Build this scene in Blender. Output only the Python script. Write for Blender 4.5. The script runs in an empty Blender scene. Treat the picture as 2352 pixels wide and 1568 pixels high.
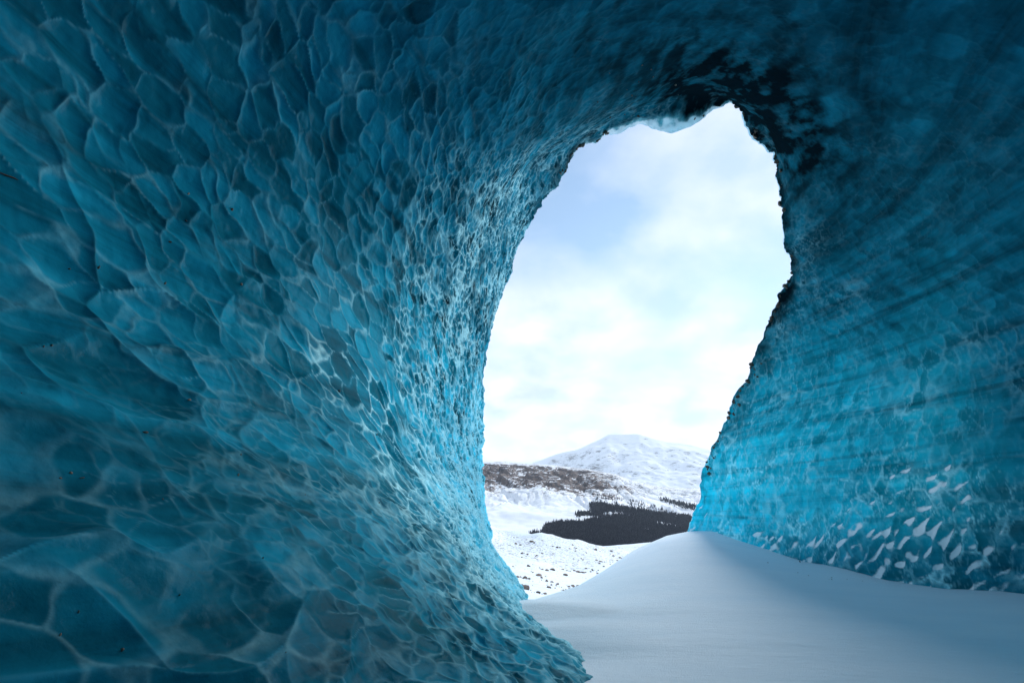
import bpy, math, random
import numpy as np
from mathutils import Vector

random.seed(7)
RNG = np.random.default_rng(7)
SC = bpy.context.scene
COL = SC.collection

# ------------------------------------------------------------------ camera
CAM_Z = 1.6
PITCH = math.radians(22.0)
cam_data = bpy.data.cameras.new('camera')
cam_data.sensor_width = 36.0
cam_data.lens = 16.0
cam_data.clip_start = 0.05
cam_data.clip_end = 60000.0
cam = bpy.data.objects.new('camera', cam_data)
cam.location = (0, 0, CAM_Z)
cam.rotation_euler = (math.radians(90) + PITCH, 0, 0)
COL.objects.link(cam)
SC.camera = cam

# ------------------------------------------------------------------ sky, sun, exposure
SUN_EL, SUN_AZ = math.radians(32), math.radians(43)     # azimuth clockwise from +Y (view direction)
CLOUD_Z = 5.2
world = bpy.data.worlds.new('World')
SC.world = world
world.use_nodes = True
wt = world.node_tree
wt.nodes.clear()


def N(t, kind, **kw):
    n = t.nodes.new(kind)
    for k, v in kw.items():
        if k.startswith('i_'):
            n.inputs[k[2:].replace('_', ' ')].default_value = v
        else:
            setattr(n, k, v)
    return n


def math_node(t, op, a, b=None, clamp=False):
    n = t.nodes.new('ShaderNodeMath')
    n.operation = op
    n.use_clamp = clamp
    for i, v in enumerate((a, b)):
        if v is None:
            continue
        if isinstance(v, (int, float)):
            n.inputs[i].default_value = v
        else:
            t.links.new(v, n.inputs[i])
    return n.outputs[0]


def ramp(t, fac, stops):
    n = t.nodes.new('ShaderNodeValToRGB')
    e = n.color_ramp.elements
    while len(e) < len(stops):
        e.new(0.5)
    for i, (p, c) in enumerate(stops):
        e[i].position = p
        e[i].color = (*c, 1) if len(c) == 3 else c
    t.links.new(fac, n.inputs[0])
    return n.outputs[0]


def mix_col(t, fac, a, b, mode='MIX'):
    n = t.nodes.new('ShaderNodeMix')
    n.data_type = 'RGBA'
    n.blend_type = mode
    for idx, v in ((0, fac), (6, a), (7, b)):
        if isinstance(v, (int, float)):
            n.inputs[idx].default_value = v
        elif isinstance(v, tuple):
            n.inputs[idx].default_value = (*v, 1)
        else:
            t.links.new(v, n.inputs[idx])
    return n.outputs[2]


sky = N(wt, 'ShaderNodeTexSky', sky_type='NISHITA', sun_disc=False)
sky.sun_elevation = SUN_EL
sky.sun_rotation = SUN_AZ
sky.air_density = 1.5
sky.dust_density = 0.0
sky.ozone_density = 0.8
tc = N(wt, 'ShaderNodeTexCoord')
sep = N(wt, 'ShaderNodeSeparateXYZ')
wt.links.new(tc.outputs['Generated'], sep.inputs[0])
zz = math_node(wt, 'ADD', math_node(wt, 'MAXIMUM', sep.outputs[2], 0.0), 0.32)
cmb = N(wt, 'ShaderNodeCombineXYZ')
wt.links.new(math_node(wt, 'DIVIDE', sep.outputs[0], zz), cmb.inputs[0])
wt.links.new(math_node(wt, 'DIVIDE', sep.outputs[1], zz), cmb.inputs[1])
cmb.inputs[2].default_value = CLOUD_Z
cn = N(wt, 'ShaderNodeTexNoise', i_Scale=2.0, i_Detail=6.0, i_Roughness=0.50, i_Distortion=0.3)
wt.links.new(cmb.outputs[0], cn.inputs['Vector'])
thick = math_node(wt, 'SUBTRACT', 1.0, math_node(wt, 'MULTIPLY', math_node(wt, 'MAXIMUM', sep.outputs[2], 0.0), 1.0))
cfac = math_node(wt, 'ADD', cn.outputs[0], math_node(wt, 'MULTIPLY', thick, 0.30))
cmask = ramp(wt, cfac, [(0.46, (0.0,) * 3), (0.68, (0.68,) * 3), (0.84, (1.0,) * 3)])
cn2 = N(wt, 'ShaderNodeTexNoise', i_Scale=5.0, i_Detail=5.0, i_Roughness=0.5)
wt.links.new(cmb.outputs[0], cn2.inputs['Vector'])
ccol = ramp(wt, cn2.outputs[0], [(0.34, (4.2, 5.1, 6.5)), (0.64, (7.0, 7.1, 7.7))])
wcol = mix_col(wt, cmask, sky.outputs[0], ccol)
bg = N(wt, 'ShaderNodeBackground')
bg.inputs['Strength'].default_value = 0.075
wt.links.new(wcol, bg.inputs['Color'])
wo = N(wt, 'ShaderNodeOutputWorld')
wt.links.new(bg.outputs[0], wo.inputs['Surface'])

sun_data = bpy.data.lights.new('sun', 'SUN')
sun_data.energy = 1.6
sun_data.angle = math.radians(40)          # veiled by thin cloud
sun_data.color = (1.0, 0.985, 0.96)
sun = bpy.data.objects.new('sun', sun_data)
sd = Vector((math.sin(SUN_AZ) * math.cos(SUN_EL), math.cos(SUN_AZ) * math.cos(SUN_EL), math.sin(SUN_EL)))
sun.rotation_euler = sd.to_track_quat('Z', 'Y').to_euler()
sun.location = (0, 0, 60)
COL.objects.link(sun)

vs = SC.view_settings
vs.view_transform = 'Standard'
vs.look = 'None'
vs.exposure = 1.2
vs.gamma = 1.0
vs.use_curve_mapping = False
SC.cycles.max_bounces = 14
SC.cycles.diffuse_bounces = 9
SC.cycles.glossy_bounces = 4
SC.cycles.transmission_bounces = 8
SC.cycles.volume_bounces = 1
SC.cycles.use_denoising = True
SC.cycles.caustics_reflective = False
SC.cycles.caustics_refractive = False


# ------------------------------------------------------------------ numeric helpers
def _hash(ix, iy, iz, seed):
    h = (ix.astype(np.uint32) * np.uint32(374761393) + iy.astype(np.uint32) * np.uint32(668265263)
         + iz.astype(np.uint32) * np.uint32(2246822519) + np.uint32(seed * 3266489917 & 0xffffffff))
    h = (h ^ (h >> np.uint32(13))) * np.uint32(1274126177)
    h = (h ^ (h >> np.uint32(16))) * np.uint32(2654435761)
    return h ^ (h >> np.uint32(15))


def _rnd(h, k):
    h = (h + np.uint32(k * 2654435769 & 0xffffffff)) * np.uint32(1597334677)
    h = (h ^ (h >> np.uint32(15))) * np.uint32(2246822519)
    return ((h ^ (h >> np.uint32(13))) >> np.uint32(8)).astype(np.float32) / np.float32(16777216.0)


from concurrent.futures import ThreadPoolExecutor
POOL = ThreadPoolExecutor(4)
CH = 30000


def chunked(fn, p, *a):
    if len(p) <= CH:
        return fn(p, *a)
    res = list(POOL.map(lambda i: fn(p[i:i + CH], *a), range(0, len(p), CH)))
    if isinstance(res[0], tuple):
        return tuple(np.concatenate(c) for c in zip(*res))
    return np.concatenate(res)


def vnoise(p, seed=0):
    """smooth value noise in about -1..1; p is (n,3)"""
    p = p.astype(np.float32)
    i = np.floor(p).astype(np.int32)
    f = p - i.astype(np.float32)
    w = f * f * f * (f * (f * 6 - 15) + 10)
    out = np.zeros(len(p), np.float32)
    for dx in (0, 1):
        wx = w[:, 0] if dx else 1 - w[:, 0]
        for dy in (0, 1):
            wy = w[:, 1] if dy else 1 - w[:, 1]
            for dz in (0, 1):
                wz = w[:, 2] if dz else 1 - w[:, 2]
                out += wx * wy * wz * _rnd(_hash(i[:, 0] + dx, i[:, 1] + dy, i[:, 2] + dz, seed), 1)
    return out * 2 - 1


def fbm(p, octaves=4, seed=0, gain=0.5, lac=2.03):
    return chunked(_fbm, np.asarray(p, np.float32), octaves, seed, gain, lac)


def _fbm(p, octaves, seed, gain, lac):
    a, s, tot = 1.0, 0.0, np.zeros(len(p), np.float32)
    q = p.copy()
    for o in range(octaves):
        tot += a * vnoise(q, seed + 17 * o)
        s += a
        a *= gain
        q = q * lac + 5.3
    return tot / s


def voronoi(p, seed=0, jitter=0.92):
    """F1, F2 distances, id hash and offset along the cave of the nearest cell; p is (n,3)"""
    return chunked(_voronoi, np.asarray(p, np.float32), seed, jitter)


def _voronoi(p, seed, jitter):
    i = np.floor(p).astype(np.int32)
    f = p - i.astype(np.float32)
    n = len(p)
    d1 = np.full(n, 9e9, np.float32)
    d2 = np.full(n, 9e9, np.float32)
    d3 = np.full(n, 9e9, np.float32)
    hid = np.zeros(n, np.uint32)
    off = np.zeros(n, np.float32)
    j = np.float32(jitter)
    for dx in (-1, 0, 1):
        for dy in (-1, 0, 1):
            for dz in (-1, 0, 1):
                h = _hash(i[:, 0] + dx, i[:, 1] + dy, i[:, 2] + dz, seed)
                ox = dx + np.float32(0.5) + j * (_rnd(h, 1) - np.float32(0.5)) - f[:, 0]
                oy = dy + np.float32(0.5) + j * (_rnd(h, 2) - np.float32(0.5)) - f[:, 1]
                oz = dz + np.float32(0.5) + j * (_rnd(h, 3) - np.float32(0.5)) - f[:, 2]
                d = ox * ox + oy * oy + oz * oz
                closer = d < d1
                far2 = np.where(closer, d1, np.minimum(d2, d))
                d3 = np.minimum(d3, np.maximum(d2, np.where(closer, d1, d)))
                d2 = far2
                d1 = np.where(closer, d, d1)
                hid = np.where(closer, h, hid)
                off = np.where(closer, oy, off)
    return np.sqrt(d1), np.sqrt(d2), np.sqrt(d3), hid, off


def sstep(a, b, x):
    t = np.clip((x - a) / (b - a), 0, 1)
    return t * t * (3 - 2 * t)


def hermite(pts, t):
    """Catmull-Rom through pts (n,...) at integer knots, evaluated at t"""
    n = len(pts)
    tan = np.gradient(pts, axis=0)
    i = np.clip(np.floor(t).astype(int), 0, n - 2)
    f = (t - i).reshape((-1,) + (1,) * (pts.ndim - 1))
    p0, p1, m0, m1 = pts[i], pts[i + 1], tan[i], tan[i + 1]
    return ((2 * f**3 - 3 * f**2 + 1) * p0 + (f**3 - 2 * f**2 + f) * m0 + (-2 * f**3 + 3 * f**2) * p1 + (f**3 - f**2) * m1)


FPX = 2352 * 16.0 / 36.0
CP, SP = math.cos(PITCH), math.sin(PITCH)


def ray(px, py):
    u, v = (px - 1176) / FPX, (784 - py) / FPX
    return np.array([u, CP - SP * v, SP + CP * v])


def at_y(px, py, y):
    d = ray(px, py)
    return d * (y / d[1]) + np.array([0, 0, CAM_Z])


def link_mesh(name, verts, faces, mat, parent=None, smooth=True, attrs=None, normals=None):
    me = bpy.data.meshes.new(name)
    faces = np.asarray(faces)
    nv, nf, k = len(verts), len(faces), faces.shape[1]
    me.vertices.add(nv)
    me.vertices.foreach_set('co', np.asarray(verts, np.float32).ravel())
    me.loops.add(nf * k)
    me.loops.foreach_set('vertex_index', faces.astype(np.int32).ravel())
    me.polygons.add(nf)
    me.polygons.foreach_set('loop_start', np.arange(0, nf * k, k, dtype=np.int32))
    me.update(calc_edges=True)
    me.polygons.foreach_set('use_smooth', np.full(nf, smooth))
    for an, av in (attrs or {}).items():
        a = me.attributes.new(an, 'FLOAT', 'POINT')
        a.data.foreach_set('value', np.asarray(av, np.float32))
    if normals is not None:
        me.normals_split_custom_set_from_vertices(np.asarray(normals, np.float32))
    me.materials.append(mat)
    o = bpy.data.objects.new(name, me)
    COL.objects.link(o)
    if parent is not None:
        o.parent = parent
    return o


def grid_faces(nr, nc):
    i = np.arange((nr - 1) * (nc - 1))
    r, c = i // (nc - 1), i % (nc - 1)
    a = r * nc + c
    return np.stack([a, a + 1, a + nc + 1, a + nc], 1)


def grid_normals(P):
    du = np.gradient(P, axis=0)
    dv = np.gradient(P, axis=1)
    n = np.cross(du, dv)
    n /= np.linalg.norm(n, axis=2, keepdims=True) + 1e-12
    return n


# ------------------------------------------------------------------ materials
def new_mat(name):
    m = bpy.data.materials.new(name)
    m.use_nodes = True
    t = m.node_tree
    p = t.nodes['Principled BSDF']
    return m, t, p


def attr(t, name):
    n = t.nodes.new('ShaderNodeAttribute')
    n.attribute_name = name
    return n.outputs['Fac']


def noise(t, scale, detail=4.0, rough=0.5, vec=None, stretch=None, distortion=0.0):
    n = N(t, 'ShaderNodeTexNoise', i_Scale=scale, i_Detail=detail, i_Roughness=rough, i_Distortion=distortion)
    src = vec
    if src is None:
        src = N(t, 'ShaderNodeNewGeometry').outputs['Position']
    if stretch is not None:
        mp = N(t, 'ShaderNodeMapping')
        mp.inputs['Scale'].default_value = stretch[:3]
        if len(stretch) > 3:
            mp.inputs['Rotation'].default_value = stretch[3]
        t.links.new(src, mp.inputs['Vector'])
        src = mp.outputs[0]
    t.links.new(src, n.inputs['Vector'])
    return n.outputs[0]


def bump(t, height, strength, dist, normal=None):
    b = N(t, 'ShaderNodeBump')
    b.inputs['Strength'].default_value = strength
    b.inputs['Distance'].default_value = dist
    t.links.new(height, b.inputs['Height'])
    if normal is not None:
        t.links.new(normal, b.inputs['Normal'])
    return b.outputs[0]


ICE_TRANS = 0.92


def make_ice():
    m, t, p = new_mat('glacier_ice')
    # sediment layers frozen into the ice, tilted a little
    lay = noise(t, 1.0, 5.0, 0.62, stretch=(0.16, 0.16, 2.3, (0.03, 0.06, 0.0)), distortion=0.5)
    c = ramp(t, lay, [(0.30, (0.003, 0.070, 0.108)), (0.50, (0.005, 0.150, 0.230)), (0.70, (0.009, 0.200, 0.300))])
    tn = math_node(t, 'ADD', 1.0, math_node(t, 'MULTIPLY', attr(t, 'tone'), 1.15))
    tnc = N(t, 'ShaderNodeCombineXYZ')
    for q in range(3):
        t.links.new(tn, tnc.inputs[q])
    tnc = tnc.outputs[0]
    c = mix_col(t, 1.0, c, tnc, 'MULTIPLY')
    frost = attr(t, 'frost')
    fn = noise(t, 14.0, 3.0, 0.6)
    frost = math_node(t, 'MULTIPLY', frost, ramp(t, fn, [(0.30, (0.5,) * 3), (0.60, (1,) * 3)]), clamp=True)
    c = mix_col(t, attr(t, 'pale'), c, (0.09, 0.55, 0.70))
    c = mix_col(t, frost, c, (0.52, 0.93, 0.99))
    dirt = attr(t, 'dirt')
    c = mix_col(t, dirt, c, (0.003, 0.011, 0.016))
    sn = N(t, 'ShaderNodeMapRange', interpolation_type='SMOOTHSTEP')
    t.links.new(math_node(t, 'ADD', attr(t, 'snow'), math_node(t, 'MULTIPLY', math_node(t, 'SUBTRACT', fn, 0.5), 0.10)), sn.inputs['Value'])
    sn.inputs['From Min'].default_value = 0.0
    sn.inputs['From Max'].default_value = 0.13
    sn = sn.outputs[0]
    c = mix_col(t, sn, c, (0.82, 0.88, 0.92))
    b1 = noise(t, 4.0, 6.0, 0.6)
    nb = bump(t, b1, 0.25, 0.06)
    di = N(t, 'ShaderNodeBsdfDiffuse')
    t.links.new(c, di.inputs['Color'])
    t.links.new(nb, di.inputs['Normal'])
    tr = N(t, 'ShaderNodeBsdfTranslucent')
    tcol = ramp(t, lay, [(0.30, (0.003, 0.23, 0.31)), (0.50, (0.009, 0.54, 0.705)), (0.70, (0.016, 0.70, 0.87))])
    tcol = mix_col(t, 1.0, tcol, tnc, 'MULTIPLY')
    tcol = mix_col(t, math_node(t, 'MULTIPLY', frost, 0.7), tcol, (0.55, 0.95, 1.0))
    tcol = mix_col(t, dirt, tcol, (0.003, 0.014, 0.020))
    tcol = mix_col(t, sn, tcol, (0.80, 0.90, 0.95))
    t.links.new(tcol, tr.inputs['Color'])
    t.links.new(nb, tr.inputs['Normal'])
    mx = N(t, 'ShaderNodeMixShader')
    # ice thickens inwards; translucency is also painted dimmer where little light falls
    t.links.new(math_node(t, 'MULTIPLY', attr(t, 'daylit'), ICE_TRANS), mx.inputs[0])
    t.links.new(di.outputs[0], mx.inputs[1])
    t.links.new(tr.outputs[0], mx.inputs[2])
    gl = N(t, 'ShaderNodeBsdfGlossy')
    gl.inputs['Roughness'].default_value = 0.22
    gl.inputs['Color'].default_value = (0.8, 0.95, 1, 1)
    t.links.new(nb, gl.inputs['Normal'])
    fz = N(t, 'ShaderNodeFresnel')
    fz.inputs['IOR'].default_value = 1.31
    t.links.new(nb, fz.inputs['Normal'])
    ff = math_node(t, 'MINIMUM', fz.outputs[0], 0.002)
    ff = math_node(t, 'MULTIPLY', ff, math_node(t, 'SUBTRACT', 1.0, math_node(t, 'MAXIMUM', sn, dirt)))
    mx2 = N(t, 'ShaderNodeMixShader')
    t.links.new(ff, mx2.inputs[0])
    t.links.new(mx.outputs[0], mx2.inputs[1])
    t.links.new(gl.outputs[0], mx2.inputs[2])
    t.links.new(mx2.outputs[0], t.nodes['Material Output'].inputs['Surface'])
    t.nodes.remove(p)
    return m


def make_outer():
    m, t, p = new_mat('weathered_glacier_surface')
    n1 = noise(t, 0.8, 6.0, 0.6)
    c = ramp(t, n1, [(0.36, (0.10, 0.10, 0.10)), (0.46, (0.55, 0.60, 0.63)), (0.6, (0.82, 0.86, 0.9))])
    c = mix_col(t, math_node(t, 'MULTIPLY', attr(t, 'dirt'), 0.9), c, (0.035, 0.030, 0.026))
    t.links.new(c, p.inputs['Base Color'])
    p.inputs['Roughness'].default_value = 0.6
    t.links.new(bump(t, noise(t, 6, 5, 0.6), 0.6, 0.08), p.inputs['Normal'])
    tr = N(t, 'ShaderNodeBsdfTranslucent')
    tr.inputs['Color'].default_value = (0.45, 0.80, 0.92, 1)
    mx = N(t, 'ShaderNodeMixShader')
    t.links.new(math_node(t, 'MULTIPLY', attr(t, 'bare'), 0.75), mx.inputs[0])
    t.links.new(p.outputs[0], mx.inputs[1])
    t.links.new(tr.outputs[0], mx.inputs[2])
    t.links.new(mx.outputs[0], t.nodes['Material Output'].inputs['Surface'])
    return m


def make_snow():
    m, t, p = new_mat('wind_packed_snow')
    n1 = noise(t, 0.9, 5.0, 0.55, stretch=(0.35, 1.0, 1.0, (0, 0, 0.5)))
    c = ramp(t, n1, [(0.3, (0.73, 0.84, 0.92)), (0.7, (0.81, 0.89, 0.95))])
    # grit blown over the snow, and the stony moraine further out
    g = noise(t, 1.6, 8.0, 0.72)
    st = math_node(t, 'MULTIPLY', attr(t, 'stony'), ramp(t, g, [(0.50, (0,) * 3), (0.58, (1,) * 3)]), clamp=True)
    c = mix_col(t, math_node(t, 'MULTIPLY', st, 0.85), c, (0.13, 0.105, 0.09))
    gr = noise(t, 34.0, 3.0, 0.6)
    gs = math_node(t, 'MULTIPLY', attr(t, 'grit'), ramp(t, gr, [(0.60, (0,) * 3), (0.66, (1,) * 3)]), clamp=True)
    c = mix_col(t, gs, c, (0.10, 0.10, 0.10))
    t.links.new(c, p.inputs['Base Color'])
    p.inputs['Roughness'].default_value = 0.62
    p.inputs['Specular IOR Level'].default_value = 0.25
    b1 = noise(t, 2.0, 6.0, 0.55, stretch=(0.45, 1.2, 1.0, (0, 0, 0.75)))
    b2 = noise(t, 45.0, 4.0, 0.7)
    nb = bump(t, noise(t, 7.0, 4.0, 0.6, stretch=(0.5, 1.2, 1.0, (0, 0, 0.6))), 0.22, 0.05)
    nb = bump(t, b1, 0.16, 0.10, nb)
    nb = bump(t, b2, 0.5, 0.016, nb)
    t.links.new(nb, p.inputs['Normal'])
    return m


def make_rock(name, a, b):
    m, t, p = new_mat(name)
    oi = N(t, 'ShaderNodeObjectInfo')
    n1 = noise(t, 6.0, 5.0, 0.6)
    c = ramp(t, n1, [(0.3, a), (0.7, b)])
    hv = N(t, 'ShaderNodeHueSaturation')
    t.links.new(c, hv.inputs['Color'])
    t.links.new(math_node(t, 'ADD', 0.6, math_node(t, 'MULTIPLY', oi.outputs['Random'], 0.9)), hv.inputs['Value'])
    t.links.new(hv.outputs[0], p.inputs['Base Color'])
    p.inputs['Roughness'].default_value = 0.85
    t.links.new(bump(t, noise(t, 20, 4, 0.6), 0.5, 0.03), p.inputs['Normal'])
    return m


def make_mountain(name, scale, bias, brown):
    m, t, p = new_mat(name)
    r = attr(t, 'rock')
    n1 = noise(t, scale, 8.0, 0.66, stretch=(1, 1, 2.6))
    n2 = noise(t, scale * 5, 6.0, 0.75, stretch=(0.6, 0.6, 5.0, (0.05, 0.12, 0)))
    f = math_node(t, 'ADD', math_node(t, 'MULTIPLY', n1, 0.55), math_node(t, 'MULTIPLY', n2, 0.75))
    f = math_node(t, 'ADD', f, math_node(t, 'MULTIPLY', r, 0.30))
    mask = ramp(t, f, [(bias, (0,) * 3), (bias + 0.12, (1,) * 3)])
    rc = ramp(t, noise(t, scale * 3, 5, 0.6), [(0.38, (0.055, 0.052, 0.06)), (0.62, brown)])
    c = mix_col(t, mask, (0.84, 0.87, 0.90), rc)
    t.links.new(c, p.inputs['Base Color'])
    p.inputs['Roughness'].default_value = 0.8
    p.inputs['Specular IOR Level'].default_value = 0.1
    return m


def make_plain(name, col, var, rough=0.8, scale=0.5):
    m, t, p = new_mat(name)
    n1 = noise(t, scale, 3, 0.5)
    t.links.new(ramp(t, n1, [(0.3, col), (0.7, var)]), p.inputs['Base Color'])
    p.inputs['Roughness'].default_value = rough
    return m


M_ICE = make_ice()
M_OUT = make_outer()
M_SNOW = make_snow()
M_STONE = make_rock('dark_stone', (0.045, 0.038, 0.032), (0.18, 0.14, 0.11))
M_ROCK = make_rock('moraine_rock', (0.07, 0.055, 0.05), (0.22, 0.16, 0.13))
M_HILL = make_mountain('rocky_snowy_hillside', 0.016, 0.745, (0.17, 0.125, 0.105))
M_MOUNT = make_mountain('high_snowy_mountain', 0.0022, 0.86, (0.14, 0.12, 0.11))
M_PINE = make_plain('conifer_needles', (0.003, 0.010, 0.024), (0.007, 0.014, 0.028), scale=0.02)
M_TWIG = make_plain('dead_twig', (0.03, 0.02, 0.015), (0.07, 0.05, 0.03), scale=30)

# ------------------------------------------------------------------ ice cave: base surface
# mouth outline: (pixel x, pixel y, distance along the view axis in metres); 'A' marks the shared section anchors
OUT = [
    (1142, 1290, 21.0, 'A'), (1128, 1240, 21.0), (1118, 1180, 20.8), (1113, 1130, 20.5, 'A'), (1110, 1060, 20.2), (1113, 985, 19.9),
    (1110, 930, 19.5, 'A'), (1113, 870, 19.0), (1122, 800, 18.5), (1135, 745, 18.0), (1150, 690, 17.5), (1170, 640, 17.0),
    (1190, 580, 16.5, 'A'), (1210, 530, 16.0), (1240, 480, 15.5), (1280, 430, 15.0), (1303, 395, 14.5),
    (1324, 342, 14.0, 'A'), (1365, 325, 13.8), (1420, 306, 13.5), (1470, 288, 13.3), (1545, 306, 13.1), (1590, 288, 12.9), (1640, 252, 12.7),
    (1682, 230, 12.5, 'A'), (1708, 244, 12.7), (1716, 292, 13.0), (1740, 320, 13.3), (1780, 350, 13.6), (1786, 400, 13.9), (1790, 450, 14.2),
    (1800, 500, 14.5, 'A'), (1800, 560, 15.1), (1814, 600, 15.6), (1806, 650, 16.0), (1785, 690, 16.5), (1757, 745, 17.0),
    (1735, 800, 17.5, 'A'), (1715, 860, 18.2), (1686, 910, 18.9), (1664, 970, 19.6),
    (1632, 1030, 20.3, 'A'), (1618, 1070, 20.7), (1607, 1110, 21.1), (1604, 1150, 21.5), (1590, 1190, 21.8),
    (1574, 1225, 22.0, 'A'),
]
ring = np.array([at_y(o[0], o[1], o[2]) for o in OUT])
anch = [i for i, o in enumerate(OUT) if len(o) > 3]
NA = len(anch)                                   # 10
kpar = np.zeros(len(OUT))
for a in range(NA - 1):
    i, j = anch[a], anch[a + 1]
    seg = np.linalg.norm(np.diff(ring[i:j + 1], axis=0), axis=1)
    kpar[i:j + 1] = a + np.concatenate([[0], np.cumsum(seg)]) / seg.sum()

ST = np.array([
    ring[anch],
    [(0.30, 12.6, -0.1), (-1.0, 12.5, 1.6), (-2.2, 12.3, 4.2), (-2.0, 11.5, 8.0), (0.3, 10.5, 12.0), (5.8, 9.8, 14.4), (11.2, 11.0, 11.2), (11.8, 13.2, 6.6), (10.9, 14.8, 3.0), (10.1, 15.6, 0.1)],
    [(1.15, 7.0, -0.1), (-0.35, 7.0, 1.0), (-2.6, 7.0, 3.2), (-3.5, 7.0, 6.5), (-1.5, 6.5, 10.5), (4.2, 6.3, 12.6), (10.4, 7.2, 10.6), (12.8, 8.6, 6.2), (13.0, 9.4, 2.6), (12.8, 10.2, -0.1)],
    [(0.10, 3.4, -0.1), (-1.5, 3.2, 1.0), (-3.9, 3.0, 3.0), (-4.7, 3.0, 6.0), (-2.7, 2.6, 9.4), (3.5, 2.3, 11.4), (10.2, 3.0, 10.0), (13.8, 4.4, 6.0), (14.4, 5.2, 2.5), (14.2, 6.0, -0.1)],
    [(-1.4, 0.0, -0.1), (-2.7, 0.0, 1.0), (-4.7, 0.0, 3.0), (-5.2, 0.0, 5.6), (-3.2, -0.5, 8.6), (3.0, -1.0, 10.2), (9.4, -0.6, 9.0), (13.2, 0.2, 5.5), (14.0, 0.8, 2.5), (13.8, 1.0, -0.1)],
    [(-2.0, -5.5, -0.1), (-3.0, -5.5, 1.0), (-4.6, -5.5, 2.8), (-4.8, -5.5, 4.8), (-2.6, -6, 7.0), (2.8, -6.5, 8.2), (7.6, -6, 7.2), (10.4, -5.5, 4.6), (10.8, -5, 2.2), (10.6, -5, -0.1)],
    [(-0.8, -12, -0.1), (-1.4, -12, 0.8), (-2.2, -12, 1.8), (-2.0, -12, 3.0), (-0.6, -12.5, 4.2), (2.4, -13, 4.8), (5.2, -12.5, 4.2), (6.6, -12, 2.8), (6.8, -12, 1.4), (6.6, -12, -0.1)],
    [(2.2, -14, -0.1), (2.2, -14, 0.2), (2.2, -14, 0.5), (2.2, -14, 0.8), (2.3, -14, 1.0), (2.4, -14, 1.1), (2.5, -14, 1.0), (2.6, -14, 0.8), (2.6, -14, 0.4), (2.6, -14, -0.1)],
], dtype=float)
NS_ST = len(ST)


def base_surface(s, k):
    prof = np.stack([hermite(ST[i], k) for i in range(NS_ST)])       # (stations, nk, 3)
    P = hermite(prof, s)                                              # (ns, nk, 3)
    det = np.stack([np.interp(k, kpar, ring[:, c]) for c in range(3)], 1)
    D = det - hermite(ST[0], k)
    w = np.clip(1 - s / 0.30, 0, 1) ** 2
    return P + w[:, None, None] * D[None]


def to_px(P):
    d = P - np.array([0, 0, CAM_Z])
    dep = d[..., 1] * CP + d[..., 2] * SP
    up = -d[..., 1] * SP + d[..., 2] * CP
    return d[..., 0] / dep * FPX + 1176, 784 - up / dep * FPX, dep


def resample(axis, n):
    s0 = np.linspace(0, NS_ST - 1, 260)
    k0 = np.linspace(0, NA - 1, 260)
    P = base_surface(s0, k0)
    px, py, dep = to_px(P)
    ins = (dep > 0.2) & (px > -120) & (px < 2470) & (py > -120) & (py < 1690)
    d = P - np.array([0, 0, CAM_Z])
    d /= np.linalg.norm(d, axis=2, keepdims=True)
    step = np.linalg.norm(np.diff(d, axis=axis), axis=2)
    m = ins[:-1] if axis == 0 else ins[:, :-1]
    w = np.where(m, step, step * 0.04)
    w = np.percentile(w, 96, axis=1 - axis) + np.percentile(step, 50, axis=1 - axis) * 0.04 + 1e-5
    x0 = s0 if axis == 0 else k0
    cum = np.concatenate([[0], np.cumsum(w)])
    cum /= cum[-1]
    return np.interp(np.linspace(0, 1, n), cum, x0)


NSV, NKV = 1010, 1000
sv = resample(0, NSV)
kv = resample(1, NKV)
B = base_surface(sv, kv)
nrm = grid_normals(B)
axis_pt = np.array([4.0, 6.0, 5.0])
if ((axis_pt - B[NSV // 3]) * nrm[NSV // 3]).sum(1).mean() < 0:
    nrm = -nrm
# extend the feet of both walls below the snow
S2 = np.repeat(sv[:, None], NKV, 1).ravel()
K2 = np.repeat(kv[None], NSV, 0).ravel()
Pf = B.reshape(-1, 3)
Nf = nrm.reshape(-1, 3)

# large undulation of the walls
und = fbm(Pf * np.array([0.22, 0.22, 0.22]), 3, 3)
wall_l = 1 - sstep(3.2, 5.0, K2)
wall_r = sstep(5.9, 7.2, K2)
ceil_w = np.clip(1 - wall_l - wall_r, 0, 1)
mouth = 1 - sstep(0.0, 0.5, S2)

# scallops: concave bowls meeting in sharp crests; three sizes that hand over to each other along the cave
dist = np.linalg.norm(Pf - np.array([0, 0, CAM_Z]), axis=1)
patch = sstep(-0.25, 0.45, fbm(Pf * 0.33, 3, 77))
near = sstep(9.0, 4.0, dist)
foot = sstep(2.3, 0.9, K2)
lowr = wall_r * (1 - sstep(0.8, 5.0, Pf[:, 2]))


def scallop(Lc, seed, wamp):
    q = Pf / Lc
    q = q + wamp * np.stack([fbm(q * 0.5 + 11 * i, 3, seed + 40 + i) for i in range(3)], 1)
    q = np.stack([q[:, 0] * 0.9, (q[:, 1] + 0.45 * q[:, 2]) * (0.72 + 0.28 * wall_r), q[:, 2] * (0.80 - 0.12 * wall_r)], 1)
    f1, f2, f3, hid, off = voronoi(q, seed)
    return f1 / f2, f2 - f1, f3 - f1, _rnd(hid, 9), (_rnd(hid, 10) - 0.5) * off, _rnd(hid, 11)


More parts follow.
